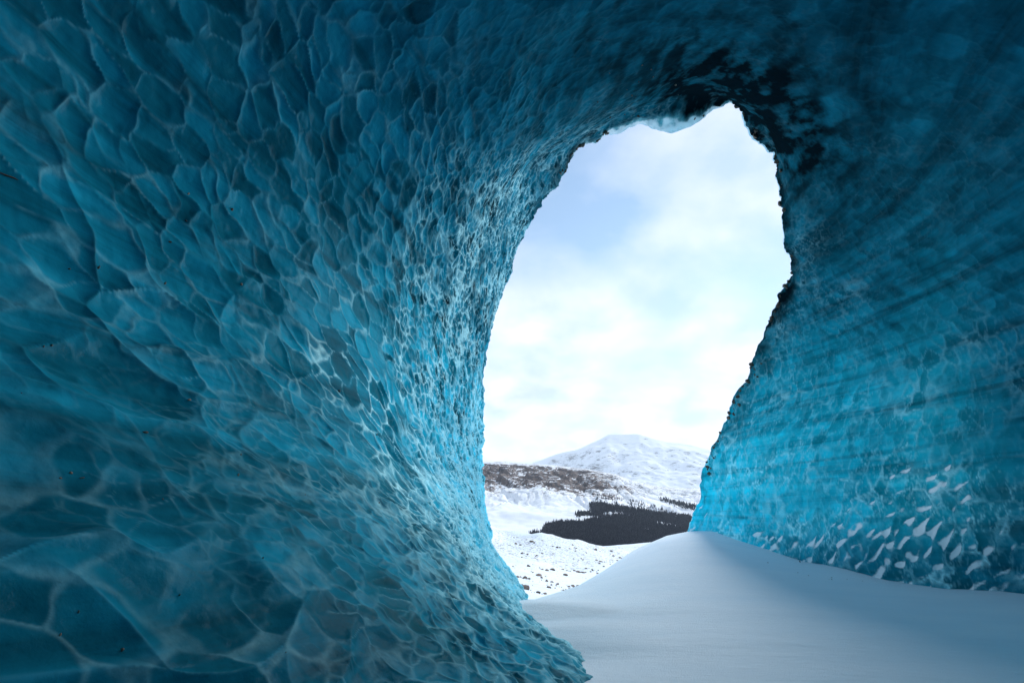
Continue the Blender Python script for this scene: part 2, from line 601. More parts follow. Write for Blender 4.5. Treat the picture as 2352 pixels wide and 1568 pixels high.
h = np.zeros(len(Pf), np.float32)
fr = np.zeros(len(Pf), np.float32)
tone = np.zeros(len(Pf), np.float32)
fmod = fbm(Pf * 0.8, 3, 61)
ramp_z = foot * sstep(3.4, 1.2, S2)                 # the scalloped ramp at the foot of the left wall
LAYERS = [
    # cell size, seed, warp, relief weight, crest weight, crest width (m)
    (0.80, 5, 0.9, wall_l * near * (1 - 0.95 * foot * sstep(3, 5, dist)) + 0.22 * wall_r + 0.35 * ceil_w, 0.55 * wall_l * near * (1 - 0.8 * foot) + 0.2 * wall_r + 0.22 * ceil_w, 0.028),
    (0.35, 6, 0.8, (0.30 + 0.70 * (1 - near)) * wall_l * (1 - 0.35 * foot) + foot * 0.3 + 0.9 * wall_r + 0.5 * ceil_w, (0.25 + 0.75 * (1 - near)) * wall_l * (1 - 0.3 * foot) + 0.35 * foot + 0.85 * wall_r + 0.45 * ceil_w, 0.018),
    (0.185, 7, 0.8, (sstep(9, 14, dist) * 0.9 + foot * 1.0 * sstep(3.2, 5.2, dist)) * wall_l + 0.35 * wall_r + 0.2 * ceil_w, (sstep(9, 14, dist) + 1.1 * foot * sstep(3.2, 5.2, dist)) * wall_l * 0.9 + 0.4 * wall_r + 0.3 * ceil_w, 0.011),
]
for Lc, seed, wamp, rw, cw_, cwid in LAYERS:
    rat, edge, web, rh, tilt, rtone = scallop(Lc, seed, wamp)
    tone += (rtone - 0.5) * (1 - rat ** 6) * np.clip(rw, 0, 1) * (1 - 0.4 * wall_r)
    am = Lc * ((0.20 + 0.12 * ramp_z) * (1 - 0.3 * near) * wall_l + (0.15 + 0.12 * lowr) * wall_r + 0.13 * ceil_w) * np.clip(rw, 0, 1) * (0.35 + 0.65 * sstep(-0.35, 0.25, fbm(Pf * 0.45, 3, seed + 90)))
    h -= am * (0.55 + 0.75 * rh) * (1 - rat ** 2)
    h += am * 0.9 * tilt * (1 - rat ** 2)
    wv = cwid / Lc * 2 * (0.40 + 1.4 * sstep(0.0, 0.55, fbm(Pf * 0.7 / Lc ** 0.5, 3, seed + 62)))
    wv = wv * (1 + (0.7 + 1.5 * ramp_z + 1.0 * sstep(2.0, 0.8, S2)) * np.exp(-(web / 0.22) ** 2)) * (0.8 + 1.4 * ramp_z)
    wv = wv * (0.30 + 1.7 * rtone ** 1.5)              # one side of a crest is crisp, the other fades into the bowl
    ln = np.exp(-(edge / wv) ** 2)
    brk = np.clip(0.75 + 1.5 * fbm(Pf * 0.9 / Lc, 3, seed + 64), 0.12, 1.15)
    fr = np.maximum(fr, ln * brk * np.clip(cw_, 0, 1) * np.clip(0.75 + 1.1 * fmod + 0.7 * ramp_z, 0.12, 1.2))
h += 0.35 * und * (1 - mouth * 0.8)
h += 0.030 * fbm(Pf * 2.2, 4, 9)
rim_n = fbm(Pf * 1.3, 4, 23)
h += mouth * (0.10 * rim_n)
rimv = voronoi(Pf * 2.6, 27)
h += sstep(0.14, 0.0, S2) * (0.22 * fbm(Pf * 2.4, 5, 25, 0.6) + 0.09 * (rimv[1] - rimv[0] - 0.25))
fade_h = np.where(S2 < 0.02, 0.9, 1.0)
D = Pf + Nf * (h * fade_h)[:, None]
Dg = D.reshape(NSV, NKV, 3)
dn = grid_normals(Dg)
if (dn * nrm).sum() < 0:
    dn = -dn
dnf = dn.reshape(-1, 3)

# frost and air bubbles along the crests, painted fainter where the light falls off
fr = np.clip(fr * (1 - 0.80 * sstep(2.8, 7.5, Pf[:, 2]) * sstep(0.5, 2.0, S2 + 0.9 * ceil_w + 0.9 * wall_r)) * (1 - 0.55 * near) * (1 - 0.35 * wall_r) * (0.60 + 1.0 * sstep(2.5, 0.8, S2)) * (1 - 0.45 * ceil_w), 0, 1)
# paler colour painted low by the mouth and on the ramp as added light
pale = np.exp(-((Pf[:, 2] - 1.0) / 4.0) ** 2) * sstep(2.2, 0.0, S2) * 0.45
pale = pale + 0.45 * ramp_z
pale = np.clip(pale * np.clip(0.65 + 0.9 * fbm(Pf * 1.1, 4, 71), 0, 1), 0, 0.9)
# thin bubbly ice along the top edge of the mouth
lip = sstep(0.11, 0.0, S2 + 0.08 * fbm(Pf * 1.5, 3, 74)) * np.exp(-((K2 - 4.5) / 0.55) ** 2)
fr = np.clip(fr + 1.3 * lip, 0, 1)

# snow lodged on ledges that face up
blur = dnf[:, 2]
low = 1 - sstep(1.0, 6.0, Pf[:, 2])
sn_n = fbm(Pf * 1.1, 3, 81)
thr = np.where(K2 > 5.5, 0.22 - 0.04 * sstep(3.0, 1.2, Pf[:, 2]) - 0.09 * sstep(1.9, 0.9, Pf[:, 2]), 0.55)
rel = (blur - 0.75 * np.clip(Nf[:, 2], -1, 1)).reshape(NSV, NKV)
for ax_ in (0, 1):
    rel = (np.roll(rel, 1, ax_) + np.roll(rel, -1, ax_) + rel) / 3
rel = rel.ravel()
snow = rel + np.where(K2 > 5.5, 0.06, 0.16) * sn_n - thr - 0.5 * (1 - sstep(0.0, 0.5, np.where(K2 < 5, 1 - sstep(0.5, 1.6, Pf[:, 2]), low)))

snow = np.maximum(snow, 0.5 * (lip - 0.35) + 0.10 * fbm(Pf * 3.0, 3, 99))

# sediment: dark debris ice round the crown and the right side of the mouth
mk = np.exp(-((K2 - 5.2) / 0.95) ** 2)
dirt = 1.25 * mk * sstep(3.4, 0.3, S2 + 0.6 * fbm(Pf * 0.5, 3, 91)) * 1.1 * (1 - 0.8 * lip)
rimr = 1.0 * np.exp(-((K2 - 6.45) / 1.25) ** 2) * sstep(0.34, 0.0, S2 + 0.20 * fbm(Pf * 0.9, 3, 93))
riml = np.exp(-((K2 - 3.95) / 0.35) ** 2) * sstep(0.30, 0.0, S2 + 0.10 * fbm(Pf * 0.9, 3, 95))
riml2 = 0.55 * sstep(-0.1, 0.3, fbm(Pf * 1.1, 3, 98)) * sstep(0.05, 0.0, S2 + 0.03 * fbm(Pf * 2.5, 3, 96)) * sstep(0.3, 0.9, K2) * (1 - lip)
dirt = np.clip(np.maximum.reduce([dirt, rimr, riml, riml2]) * (0.42 + 0.62 * sstep(-0.45, 0.35, fbm(Pf * np.array([2.6, 0.9, 1.6]), 6, 97, 0.6))), 0, 1)

daylit = (0.03 + 0.97 * (sstep(2.5, 0.0, S2) * (1 - wall_r) + sstep(1.75, 0.1, S2) * wall_r)) * (1 - 0.78 * wall_r * sstep(2.3, 0.5, Pf[:, 2]) * sstep(0.25, 0.8, S2)) * (1 - 0.60 * np.exp(-((K2 - 5.0) / 1.4) ** 2)) * (1 - 0.86 * sstep(2.5, 9.5, Pf[:, 2] + 1.2 * und))  # translucency shaped to paint the light falloff over walls and crown
daylit = np.maximum(daylit, 0.9 * lip)
daylit = np.maximum(daylit, 0.32 * sstep(2.2, 3.2, S2) * sstep(4.5, 6.5, K2))  # unseen walls behind the view given extra glow to tint the floor blue

cave = bpy.data.objects.new('ice_cave', None)
cave.location = (0, 0, 0)
COL.objects.link(cave)
cave['label'] = 'scalloped blue glacier ice cave opening onto a snowy valley'
cave['category'] = 'ice cave'

# part borders wander between the walls and the ceiling
FQ = grid_faces(NSV, NKV)
kc = K2[FQ[:, 0]]
pc = Pf[FQ[:, 0]]
wob = fbm(pc * 0.6, 3, 33) * 0.5
reg = np.where(kc + wob < 4.2, 0, np.where(kc + wob < 6.1, 1, 2))
names = [('ice_wall', 'deeply scalloped blue ice wall sweeping down to the snow on the left'),
         ('ice_ceiling', 'dark faintly scalloped ice ceiling with sediment above the mouth'),
         ('ice_wall', 'blue ice wall on the right with snow lodged on its lower ridges')]
# make faces look inward
f0 = FQ[len(FQ) // 2]
fn0 = np.cross(D[f0[1]] - D[f0[0]], D[f0[2]] - D[f0[0]])
if fn0 @ dnf[f0[0]] < 0:
    FQ = FQ[:, ::-1]
for r, (nm, lb) in enumerate(names):
    fs = FQ[reg == r]
    used, inv = np.unique(fs, return_inverse=True)
    o = link_mesh(nm, D[used], inv.reshape(fs.shape), M_ICE, cave,
                  attrs={'daylit': daylit[used], 'tone': tone[used], 'pale': pale[used], 'frost': fr[used], 'snow': snow[used], 'dirt': dirt[used]}, normals=dnf[used])
    o['label'] = lb

# outer glacier face: from the mouth edge round the lip and away over the roof and flanks
ring_d = Dg[0]
cen = np.array([4.5, 17.0, 6.0])
rad = ring_d - cen
rad[:, 1] = 0
rad /= np.linalg.norm(rad, axis=1, keepdims=True)
rows = [(0, 0, 0), (0.10, 0.12, 0), (0.35, 0.30, 0), (0.9, 0.45, 0), (2.0, 0.2, 0.2), (4.5, -1.5, 0.6), (6.5, -3.0, 0.9)]
RR = []
rows_f = []
for i in range(len(rows) - 1):
    for q in range(8):
        rows_f.append(tuple(np.array(rows[i]) + (np.array(rows[i + 1]) - np.array(rows[i])) * q / 8))
rows_f.append(rows[-1])
kk = np.arange(NKV)
sub = np.unique(np.concatenate([kk[::2], [NKV - 1]]))
for i, (ro, yo, zo) in enumerate(rows_f):
    p = ring_d[sub] + rad[sub] * ro + np.array([0, yo, zo])
    w = min(1, ro / 1.5)
    nn = fbm(p * 0.9, 4, 55)
    p = p + rad[sub] * (nn * 0.30 * w)[:, None] + np.array([0, 1, 0]) * (fbm(p * 0.9, 4, 57) * 0.35 * w)[:, None]
    RR.append(p)
RR = np.array(RR)
od = np.clip(np.exp(-((kv[sub] - 6.5) / 1.6) ** 2)[None] * np.ones((len(RR), 1)) + 0.25 * fbm(RR.reshape(-1, 3) * 0.8, 3, 58).reshape(len(RR), -1), 0, 1)
Fo = grid_faces(len(RR), len(sub))
o = link_mesh('outer_face', RR.reshape(-1, 3), Fo, M_OUT, cave, attrs={'dirt': od.ravel(), 'bare': np.repeat(np.exp(-np.array([r_[0] for r_ in rows_f]) / 5.0)[:, None], len(sub), 1).ravel()})
o['label'] = 'weathered snow and rubble covered outer edge of the cave mouth'


# ------------------------------------------------------------------ ground
def plain(y):
    return np.interp(y, [-60, 9, 11, 14, 20, 40, 60, 100, 200, 400, 1000, 20000], [0, 0, -0.1, -0.55, -1.55, -3.2, -4.2, -5.5, -8.5, -16, -40, -400])


def ground_z(x, y):
    xx = np.asarray(x, float)
    yy = np.asarray(y, float)
    p3 = np.stack([xx.ravel(), yy.ravel(), np.zeros(xx.size)], 1)
    base = plain(yy)
    # drift piled against the right wall
    yc = np.interp(xx, [-6, 0.2, 1.4, 2.9, 5.4, 7.9, 10.0, 14], [7, 9.0, 11.8, 15.0, 19.0, 22.0, 24.0, 25])
    hc = np.interp(xx, [0.0, 1.4, 2.9, 4.2, 5.4, 6.7, 7.9, 10.0, 14, 25], [0.0, 0.03, 0.22, 0.56, 0.93, 1.24, 1.40, 1.50, 1.5, 1.5])
    d = yy - yc
    inner = hc * np.exp(-(np.minimum(d, 0) / 6.3) ** 2)
    outer = hc - 0.06 * np.maximum(d, 0) ** 1.5
    drift = np.where(d < 0, inner, outer)
    z = np.where(d < 0, np.maximum(drift, base), np.logaddexp(drift * 3, base * 3) / 3)
    # moraine slope rising to the left outside
    xe = np.interp(yy, [12, 14.5, 35, 80, 150, 250, 420], [0.2, 0.6, 3.6, 11, 34, 80, 150])
    mw = sstep(12.5, 24, yy)
    rise = 0.17 * np.maximum(xe - xx, 0)
    rise = np.minimum(rise, 12 + 0.02 * yy)
    fall = sstep(260, 160, yy)
    lump = fbm(p3 * 0.09, 4, 101).reshape(xx.shape)
    z = z + mw * rise * fall * (1 + 0.35 * lump)
    z = z + sstep(30, 90, yy) * 0.8 * lump * sstep(600, 200, yy)
    # snow banked unevenly against the foot of the right wall
    bxw = np.interp(yy, [1, 6, 10.2, 12.4, 15.6, 17.5, 20, 22], [13.8, 14.2, 12.8, 12.2, 10.1, 9.6, 8.9, 7.9])
    bank = fbm(p3 * 1.3, 4, 105).reshape(xx.shape)
    z = z + np.exp(-((xx - bxw - 0.1) / 0.55) ** 2) * (0.10 + 0.30 * bank) * sstep(0, 5, yy) * sstep(23, 21, yy)
    # low rise to the right of the plain
    z = z + 0.10 * np.maximum(xx - 45, 0) * sstep(60, 150, yy) * sstep(700, 250, yy)
    # unseen ground outside the left wall sunk to let daylight under the ramp
    xf = np.interp(yy, [-14, -5.5, 0, 3.4, 7, 12.6, 21], [2.0, -2.0, -1.4, 0.1, 1.15, 0.3, -0.5])
    z = z - 5.0 * sstep(1.7, 3.4, xf - xx) * sstep(20.5, 18.5, yy) * sstep(-40, -30, yy)
    # gentle wind shaping
    z = z + 0.035 * fbm(p3 * np.array([0.25, 0.9, 1]) , 3, 103).reshape(xx.shape) * sstep(2, 7, np.hypot(xx, yy))
    return z


def ground_patch(name, xs, ys):
    X, Yg = np.meshgrid(xs, ys)
    Z = ground_z(X, Yg)
    return X, Yg, Z


def log_axis(a, b, near, n):
    """samples from a to b, dense round near"""
    t = np.linspace(-1, 1, n)
    s = np.sinh(t * 6.5)
    s = s / np.abs(s).max()
    return np.where(s < 0, near + s * (near - a) * 1.0, near + s * (b - near))


xs = log_axis(-20000, 20000, 3.0, 480)
ys = log_axis(-4000, 24000, 10.0, 560)
GX, GY = np.meshgrid(xs, ys)
GZ = ground_z(GX, GY)
gv = np.stack([GX.ravel(), GY.ravel(), GZ.ravel()], 1)
xe = np.interp(gv[:, 1], [12, 14.5, 35, 80, 150, 250, 420], [0.6, 1.0, 4.2, 13, 36, 84, 150])
p3 = gv * np.array([1, 1, 0])
stony = sstep(-1.2, 3.0, xe - gv[:, 0] + 2.0 * fbm(p3 * 0.25, 3, 120)) * sstep(13, 20, gv[:, 1]) * sstep(400, 200, gv[:, 1])
bright = sstep(0.0, 0.3, fbm(p3 * np.array([0.03, 0.02, 1]), 3, 121) + 0.1)
stony *= 1 - 0.7 * bright
# grit lies in a strip along the foot of the right wall
bx = np.interp(gv[:, 1], [5, 10, 12.4, 15.5, 17.5, 20, 22], [14.2, 13.0, 12.3, 10.2, 9.6, 8.9, 7.9])
grit = np.exp(-((gv[:, 0] - (bx - 0.9)) / 0.6) ** 2) * sstep(4, 8, gv[:, 1]) * sstep(23, 20, gv[:, 1]) * sstep(-0.1, 0.5, fbm(p3 * 0.9, 3, 122))
g = link_mesh('ground', gv, grid_faces(len(ys), len(xs)), M_SNOW, attrs={'stony': stony, 'grit': grit})
g['kind'] = 'structure'


# ------------------------------------------------------------------ hills: polar height fields round the view point
def interp_px(px, pts):
    pts = np.array(pts)
    return np.interp(px, pts[:, 0], pts[:, 1])


def px_to_el(px, py):
    u, v = (px - 1176) / FPX, (784 - py) / FPX
    yy, zz = CP - SP * v, SP + CP * v
    return np.arctan2(u, yy), zz / np.hypot(u, yy)


HILL_SKY = [(700, 1080), (1000, 1066), (1110, 1060), (1153, 1059), (1218, 1064), (1278, 1068), (1315, 1074), (1365, 1079), (1415, 1088), (1453, 1103), (1503, 1115), (1540, 1120), (1603, 1120), (1700, 1130), (2100, 1150)]
R0, R1 = 900.0, 3600.0
AZ_H = np.linspace(-0.40, 0.75, 420)
az_sky, el_sky = px_to_el(np.array([p[0] for p in HILL_SKY], float), np.array([p[1] for p in HILL_SKY], float))


def hill_z(az, r):
    e1 = np.interp(az, az_sky, el_sky)
    e0 = -0.056
    t = np.clip((r - R0) / (R1 - R0), 0, 1)
    e = e0 + (e1 - e0) * t ** 0.62
    back = np.maximum(r - R1, 0)
    x, y = r * np.sin(az), r * np.cos(az)
    q = np.stack([x.ravel(), y.ravel(), np.zeros(x.size)], 1)
    rid = (1 - np.abs(fbm(q * 0.0030, 5, 140))).reshape(x.shape)
    lum = fbm(q * 0.006, 5, 141).reshape(x.shape)
    gl = 1 - np.abs(fbm(np.stack([az.ravel() * 42 + 2.5 * lum.ravel(), r.ravel() / 1500, lum.ravel() * 0], 1), 5, 143, 0.55)).reshape(x.shape)
    z = CAM_Z + r * e + 75 * (gl - 0.8) * sstep(0.25, 0.55, t) * sstep(1.0, 0.9, t) + (sstep(0.02, 0.25, t) * sstep(1.0, 0.75, t)) * (30 * (rid - 0.75) + 16 * lum) + 6 * lum * t
    return z - back * 0.45


r_h = np.concatenate([np.linspace(R0, R1, 260), np.linspace(R1 + 30, R1 + 900, 20)])
AA, RRr = np.meshgrid(AZ_H, r_h)
HZ = hill_z(AA, RRr)
hv = np.stack([(RRr * np.sin(AA)).ravel(), (RRr * np.cos(AA)).ravel(), HZ.ravel()], 1)
hpx, hpy, _ = to_px(hv)
hfn = fbm(hv * np.array([0.004, 0.004, 0.004]), 4, 150)
hn = grid_normals(hv.reshape(len(r_h), len(AZ_H), 3))
hsl = sstep(0.97, 0.80, np.abs(hn[..., 2]).ravel())                    # steep faces shed their snow
hrock = (0.30 + 1.0 * hsl) * sstep(1165, 1095, hpy + 45 * hfn) * sstep(1470, 1300, hpx + 80 * hfn) + 0.30 * sstep(1180, 1120, hpy) * sstep(1280, 1420, hpx) - 0.4 * sstep(1130, 1175, hpy)
hill = link_mesh('hill', hv, grid_faces(len(r_h), len(AZ_H)), M_HILL, attrs={'rock': hrock})
hill['kind'] = 'structure'

MT_SKY = [(800, 1090), (1100, 1080), (1220, 1064), (1278, 1043), (1328, 1030), (1370, 1012), (1398, 998), (1468, 996), (1528, 1014), (1590, 1022), (1640, 1034), (1760, 1040), (2100, 1060)]
az_m, el_m = px_to_el(np.array([p[0] for p in MT_SKY], float), np.array([p[1] for p in MT_SKY], float))
Q0, Q1 = 8500.0, 14000.0


def mount_z(az, r):
    e1 = np.interp(az, az_m, el_m)
    t = np.clip((r - Q0) / (Q1 - Q0), 0, 1)
    e = -0.02 + (e1 + 0.02) * t ** 0.8
    x, y = r * np.sin(az), r * np.cos(az)
    q = np.stack([x.ravel(), y.ravel(), np.zeros(x.size)], 1)
    rid = (1 - np.abs(fbm(q * 0.0006, 7, 160))).reshape(x.shape)
    lum = fbm(q * 0.002, 5, 161).reshape(x.shape)
    # a nearer shoulder with a rocky crest
    sh_ = np.exp(-((r - 10600) / 700) ** 2) * np.exp(-((az - 0.135) / 0.075) ** 2) * 90
    return CAM_Z + r * e + sstep(0.0, 0.3, t) * (520 * (rid - 0.8) + 80 * lum) * sstep(1.0, 0.85, t) + sh_ + 20 * lum * t - np.maximum(r - Q1, 0) * 0.5


AZ_M = np.linspace(-0.4, 0.7, 320)
r_m = np.concatenate([np.linspace(Q0, Q1, 200), np.linspace(Q1 + 60, Q1 + 2500, 16)])
AA, RRr = np.meshgrid(AZ_M, r_m)
MZ = mount_z(AA, RRr)
mv = np.stack([(RRr * np.sin(AA)).ravel(), (RRr * np.cos(AA)).ravel(), MZ.ravel()], 1)
mn = grid_normals(mv.reshape(len(r_m), len(AZ_M), 3)).reshape(-1, 3)
mrock = sstep(0.90, 0.72, np.abs(mn[:, 2])) - 0.25
mount = link_mesh('mountain', mv, grid_faces(len(r_m), len(AZ_M)), M_MOUNT, attrs={'rock': mrock})
mount['kind'] = 'structure'

# ------------------------------------------------------------------ forest
FOREST = [  # polygons in picture pixels of where the wood stands, mapped onto the hillside
    ([(1232, 1245), (1256, 1208), (1290, 1198), (1330, 1203), (1365, 1193), (1400, 1190), (1470, 1185), (1540, 1188), (1590, 1195), (1585, 1215), (1560, 1232), (1500, 1248), (1450, 1262), (1400, 1265), (1330, 1262), (1270, 1254)], 1.0),
    ([(1353, 1155), (1382, 1156), (1430, 1164), (1480, 1172), (1540, 1180), (1600, 1188), (1600, 1208), (1520, 1200), (1470, 1190), (1420, 1175), (1390, 1178), (1400, 1190), (1378, 1186), (1360, 1178)], 1.0),
    ([(1320, 1182), (1345, 1176), (1380, 1180), (1378, 1186), (1345, 1183), (1325, 1187)], 0.8),
    ([(1395, 1188), (1410, 1182), (1440, 1186), (1462, 1196), (1440, 1194), (1415, 1188)], 0.7),
    ([(1510, 1142), (1545, 1150), (1600, 1160), (1606, 1172), (1570, 1166), (1530, 1152)], 0.75),
    ([(1205, 1240), (1222, 1222), (1252, 1225), (1245, 1246), (1215, 1246)], 0.22),
    ([(1440, 1145), (1500, 1160), (1560, 1180), (1500, 1172), (1440, 1160)], 0.12),
    ([(1380, 1130), (1440, 1145), (1420, 1160), (1360, 1150)], 0.05),
]
CLEAR = [([(1505, 1195), (1560, 1206), (1580, 1218), (1540, 1214), (1505, 1205)], 0.8), ([(1470, 1214), (1490, 1212), (1500, 1222), (1475, 1222)], 0.8), ([(1385, 1178), (1410, 1174), (1400, 1186), (1388, 1186)], 0.9)]


def inside(px, py, poly):
    c = False
    j = len(poly) - 1
    for i in range(len(poly)):
        xi, yi = poly[i]
        xj, yj = poly[j]
        if (yi > py) != (yj > py) and px < (xj - xi) * (py - yi) / (yj - yi) + xi:
            c = not c
        j = i
    return c


NR_H = 260
EL_T = np.maximum.accumulate((HZ[:NR_H] - CAM_Z) / r_h[:NR_H, None], axis=0)


def hill_point(px, py):
    az, el = px_to_el(px, py)
    c = int(np.clip(round((az - AZ_H[0]) / (AZ_H[1] - AZ_H[0])), 0, len(AZ_H) - 1))
    r = float(np.interp(el, EL_T[:, c], r_h[:NR_H]))
    return np.array([r * math.sin(az), r * math.cos(az), float(np.interp(r, r_h, HZ[:, c]))]), r


trees = []
for poly, dens in FOREST:
    a = np.array(poly)
    x0, y0, x1, y1 = a[:, 0].min(), a[:, 1].min(), a[:, 0].max(), a[:, 1].max()
    n = int((x1 - x0) * (y1 - y0) * 0.80 * dens)
    for _ in range(n):
        px, py = random.uniform(x0, x1), random.uniform(y0, y1)
        jx, jy = px + random.gauss(0, 3), py + random.gauss(0, 1.5)
        if not inside(jx, jy, poly):
            continue
        if any(inside(px, py, c) and random.random() < d for c, d in CLEAR):
            continue
        p, r = hill_point(px, py)
        h_ = random.uniform(6.0, 14.0) * (0.75 + 0.25 * min(1.0, r / 1600))
        trees.append((p, r, h_))


def conifer_verts(h, seed):
    rr = random.Random(seed)
    V, F = [], []
    n = 6
    tiers = 4
    for q in range(tiers):
        z0 = h * (0.10 + 0.20 * q)
        z1 = h * min(1.0, 0.10 + 0.20 * q + 0.34)
        rad_ = h * 0.25 * (1 - q / (tiers + 0.4))
        b = len(V)
        for i in range(n):
            a_ = 2 * math.pi * i / n + q * 0.5
            rj = rad_ * rr.uniform(0.75, 1.2)
            V.append((rj * math.cos(a_), rj * math.sin(a_), z0 - h * 0.03 * rr.random()))
        V.append((rr.uniform(-.01, .01) * h, rr.uniform(-.01, .01) * h, z1))
        for i in range(n):
            F.append((b + i, b + (i + 1) % n, b + n))
    b = len(V)
    for i in range(3):
        a_ = 2 * math.pi * i / 3
        V.append((0.02 * h * math.cos(a_), 0.02 * h * math.sin(a_), -0.06 * h))
    V.append((0, 0, h * 0.3))
    for i in range(3):
        F.append((b + i, b + (i + 1) % 3, b + 3))
    return np.array(V), np.array(F)


protos = [conifer_verts(1.0, 300 + i) for i in range(5)]
trees.sort(key=lambda t: -t[2] / t[1])
single, rest = trees[:300], trees[300:]
pm = []
for i, (V, F) in enumerate(protos):
    me = bpy.data.meshes.new('conifer')
    me.from_pydata(V.tolist(), [], F.tolist())
    me.materials.append(M_PINE)
    pm.append(me)
for i, (p, r, h_) in enumerate(single):
    o = bpy.data.objects.new('conifer', pm[i % 5])
    o.location = p
    o.scale = (h_, h_, h_)
    o.rotation_euler = (0, 0, random.uniform(0, 6.28))
    o['label'] = 'small dark conifer standing in the valley forest beyond the cave mouth'
    o['category'] = 'tree'
    o['group'] = 'conifers of the valley forest'
    COL.objects.link(o)
VV, FF, base_i = [], [], 0
for i, (p, r, h_) in enumerate(rest):
    V, F = protos[i % 5]
    a_ = random.uniform(0, 6.28)
    R_ = np.array([[math.cos(a_), -math.sin(a_), 0], [math.sin(a_), math.cos(a_), 0], [0, 0, 1]])
    VV.append(V @ R_.T * h_ + p)
    FF.append(F + base_i)
    base_i += len(V)
fo = link_mesh('forest', np.concatenate(VV), np.concatenate(FF), M_PINE, smooth=False)
fo['kind'] = 'stuff'
fo['label'] = 'dense dark conifer forest covering the foot of the snowy hill'
fo['category'] = 'forest'


# ------------------------------------------------------------------ rocks
def rock_mesh(seed, name, mat, sub=2):
    import bmesh
    bm = bmesh.new()
    bmesh.ops.create_icosphere(bm, subdivisions=sub, radius=0.5)
    co = np.array([v.co[:] for v in bm.verts])
    n1 = fbm(co * 2.3 + seed * 7.7, 3, seed)
    rr = random.Random(seed)
    sc = (rr.uniform(0.8, 1.3), rr.uniform(0.7, 1.1), rr.uniform(0.45, 0.8))
    # chop with a few planes for angular faces
    pl = [Vector((rr.gauss(0, 1), rr.gauss(0, 1), rr.gauss(0, 1))).normalized() for _ in range(7)]
    for v, q in zip(bm.verts, n1):
        c = v.co * (1 + 0.35 * q)
        for d in pl:
            k = c.dot(d) - 0.34
            if k > 0:
                c -= d * k
        v.co = (c.x * sc[0], c.y * sc[1], c.z * sc[2])
    me = bpy.data.meshes.new(name)
    bm.to_mesh(me)
    bm.free()
    me.materials.append(mat)
    return me


RM = [rock_mesh(500 + i, 'rock', M_ROCK, 2) for i in range(6)]
RS = [rock_mesh(600 + i, 'stone', M_STONE, 2) for i in range(6)]

# stones on the moraine slope
n_c = 9000
cy = 13.5 + 150 * RNG.random(n_c) ** 2.2
cx = np.interp(cy, [12, 14.5, 35, 80, 150, 250], [0.6, 1.0, 4.6, 14, 38, 84]) - np.abs(RNG.normal(0, 1, n_c)) * (1.5 + cy * 0.12)
cl = fbm(np.stack([cx * 0.35, cy * 0.22, cx * 0], 1), 3, 200)
keep = (cx / cy > -0.16) & ((cl > 0.20) | (RNG.random(n_c) < 0.07))
cs = (0.05 + 0.34 * RNG.random(n_c) ** 6) * (0.6 + cy / 60)
cand = list(zip(cx[keep][:1100], cy[keep][:1100], cs[keep][:1100]))
gz = ground_z(np.array([c[0] for c in cand]), np.array([c[1] for c in cand]))
cand = sorted([(c[0], c[1], float(z), c[2]) for c, z in zip(cand, gz)], key=lambda c: -c[3] / c[1])
for i, (x, y, z, s) in enumerate(cand[:300]):
    o = bpy.data.objects.new('rock', RM[i % 6])
    o.location = (x, y, z + s * 0.05)
    o.scale = (s, s, s)
    o.rotation_euler = (random.uniform(-.3, .3), random.uniform(-.3, .3), random.uniform(0, 6.28))
    o['label'] = 'brown moraine stone poking out of the snow slope outside the cave'
    o['category'] = 'rock'
    o['group'] = 'stones scattered on the moraine'
    COL.objects.link(o)
VV, FF, base_i = [], [], 0
for i, (x, y, z, s) in enumerate(cand[300:]):
    me = RM[i % 6]
    V = np.array([v.co[:] for v in me.vertices])
    F = np.array([p.vertices[:] for p in me.polygons])
    VV.append(V * s + np.array([x, y, z]))
    FF.append(F + base_i)
    base_i += len(V)
so = link_mesh('scree', np.concatenate(VV), np.concatenate(FF), M_ROCK, smooth=False)
so['kind'] = 'stuff'
so['label'] = 'fine brown scree scattered over the moraine snow'
so['category'] = 'scree'

# stones frozen into the right edge and crown of the mouth, parts of the cave
ri = 0
clus = [random.choice([random.uniform(5.05, 8.3), random.uniform(6.3, 8.4), random.uniform(3.75, 4.2)]) for _ in range(34)]
for i in range(150):
    k = random.gauss(random.choice(clus), 0.05)
    j = int(np.argmin(np.abs(kv - k)))
    s = 0.05 + 0.20 * random.random() ** 2.5
    row = int(np.searchsorted(sv, abs(random.gauss(0, 0.035))))
    p = Dg[row, j] + dn[row, j] * 0.15 * s
    o = bpy.data.objects.new('stone', RS[i % 6])
    o.parent = cave
    o.location = p
    o.scale = (s, s, s)
    o.rotation_euler = (random.uniform(0, 6), random.uniform(0, 6), random.uniform(0, 6))
    COL.objects.link(o)

# ------------------------------------------------------------------ small things
wpx, wpy, wdep = to_px(D)


def wall_point(px, py):
    m = np.where((np.abs(wpx - px) < 6) & (np.abs(wpy - py) < 6) & (wdep > 0.5))[0]
    j = m[np.argmin(wdep[m])]
    return D[j], dnf[j]


def ground_hit(px, py):
    d = ray(px, py)
    t_ = np.linspace(3, 260, 6000)
    pts = d[None] * t_[:, None] + np.array([0, 0, CAM_Z])
    below = np.where(pts[:, 2] < ground_z(pts[:, 0], pts[:, 1]))[0]
    return pts[below[0]] if len(below) else pts[-1]


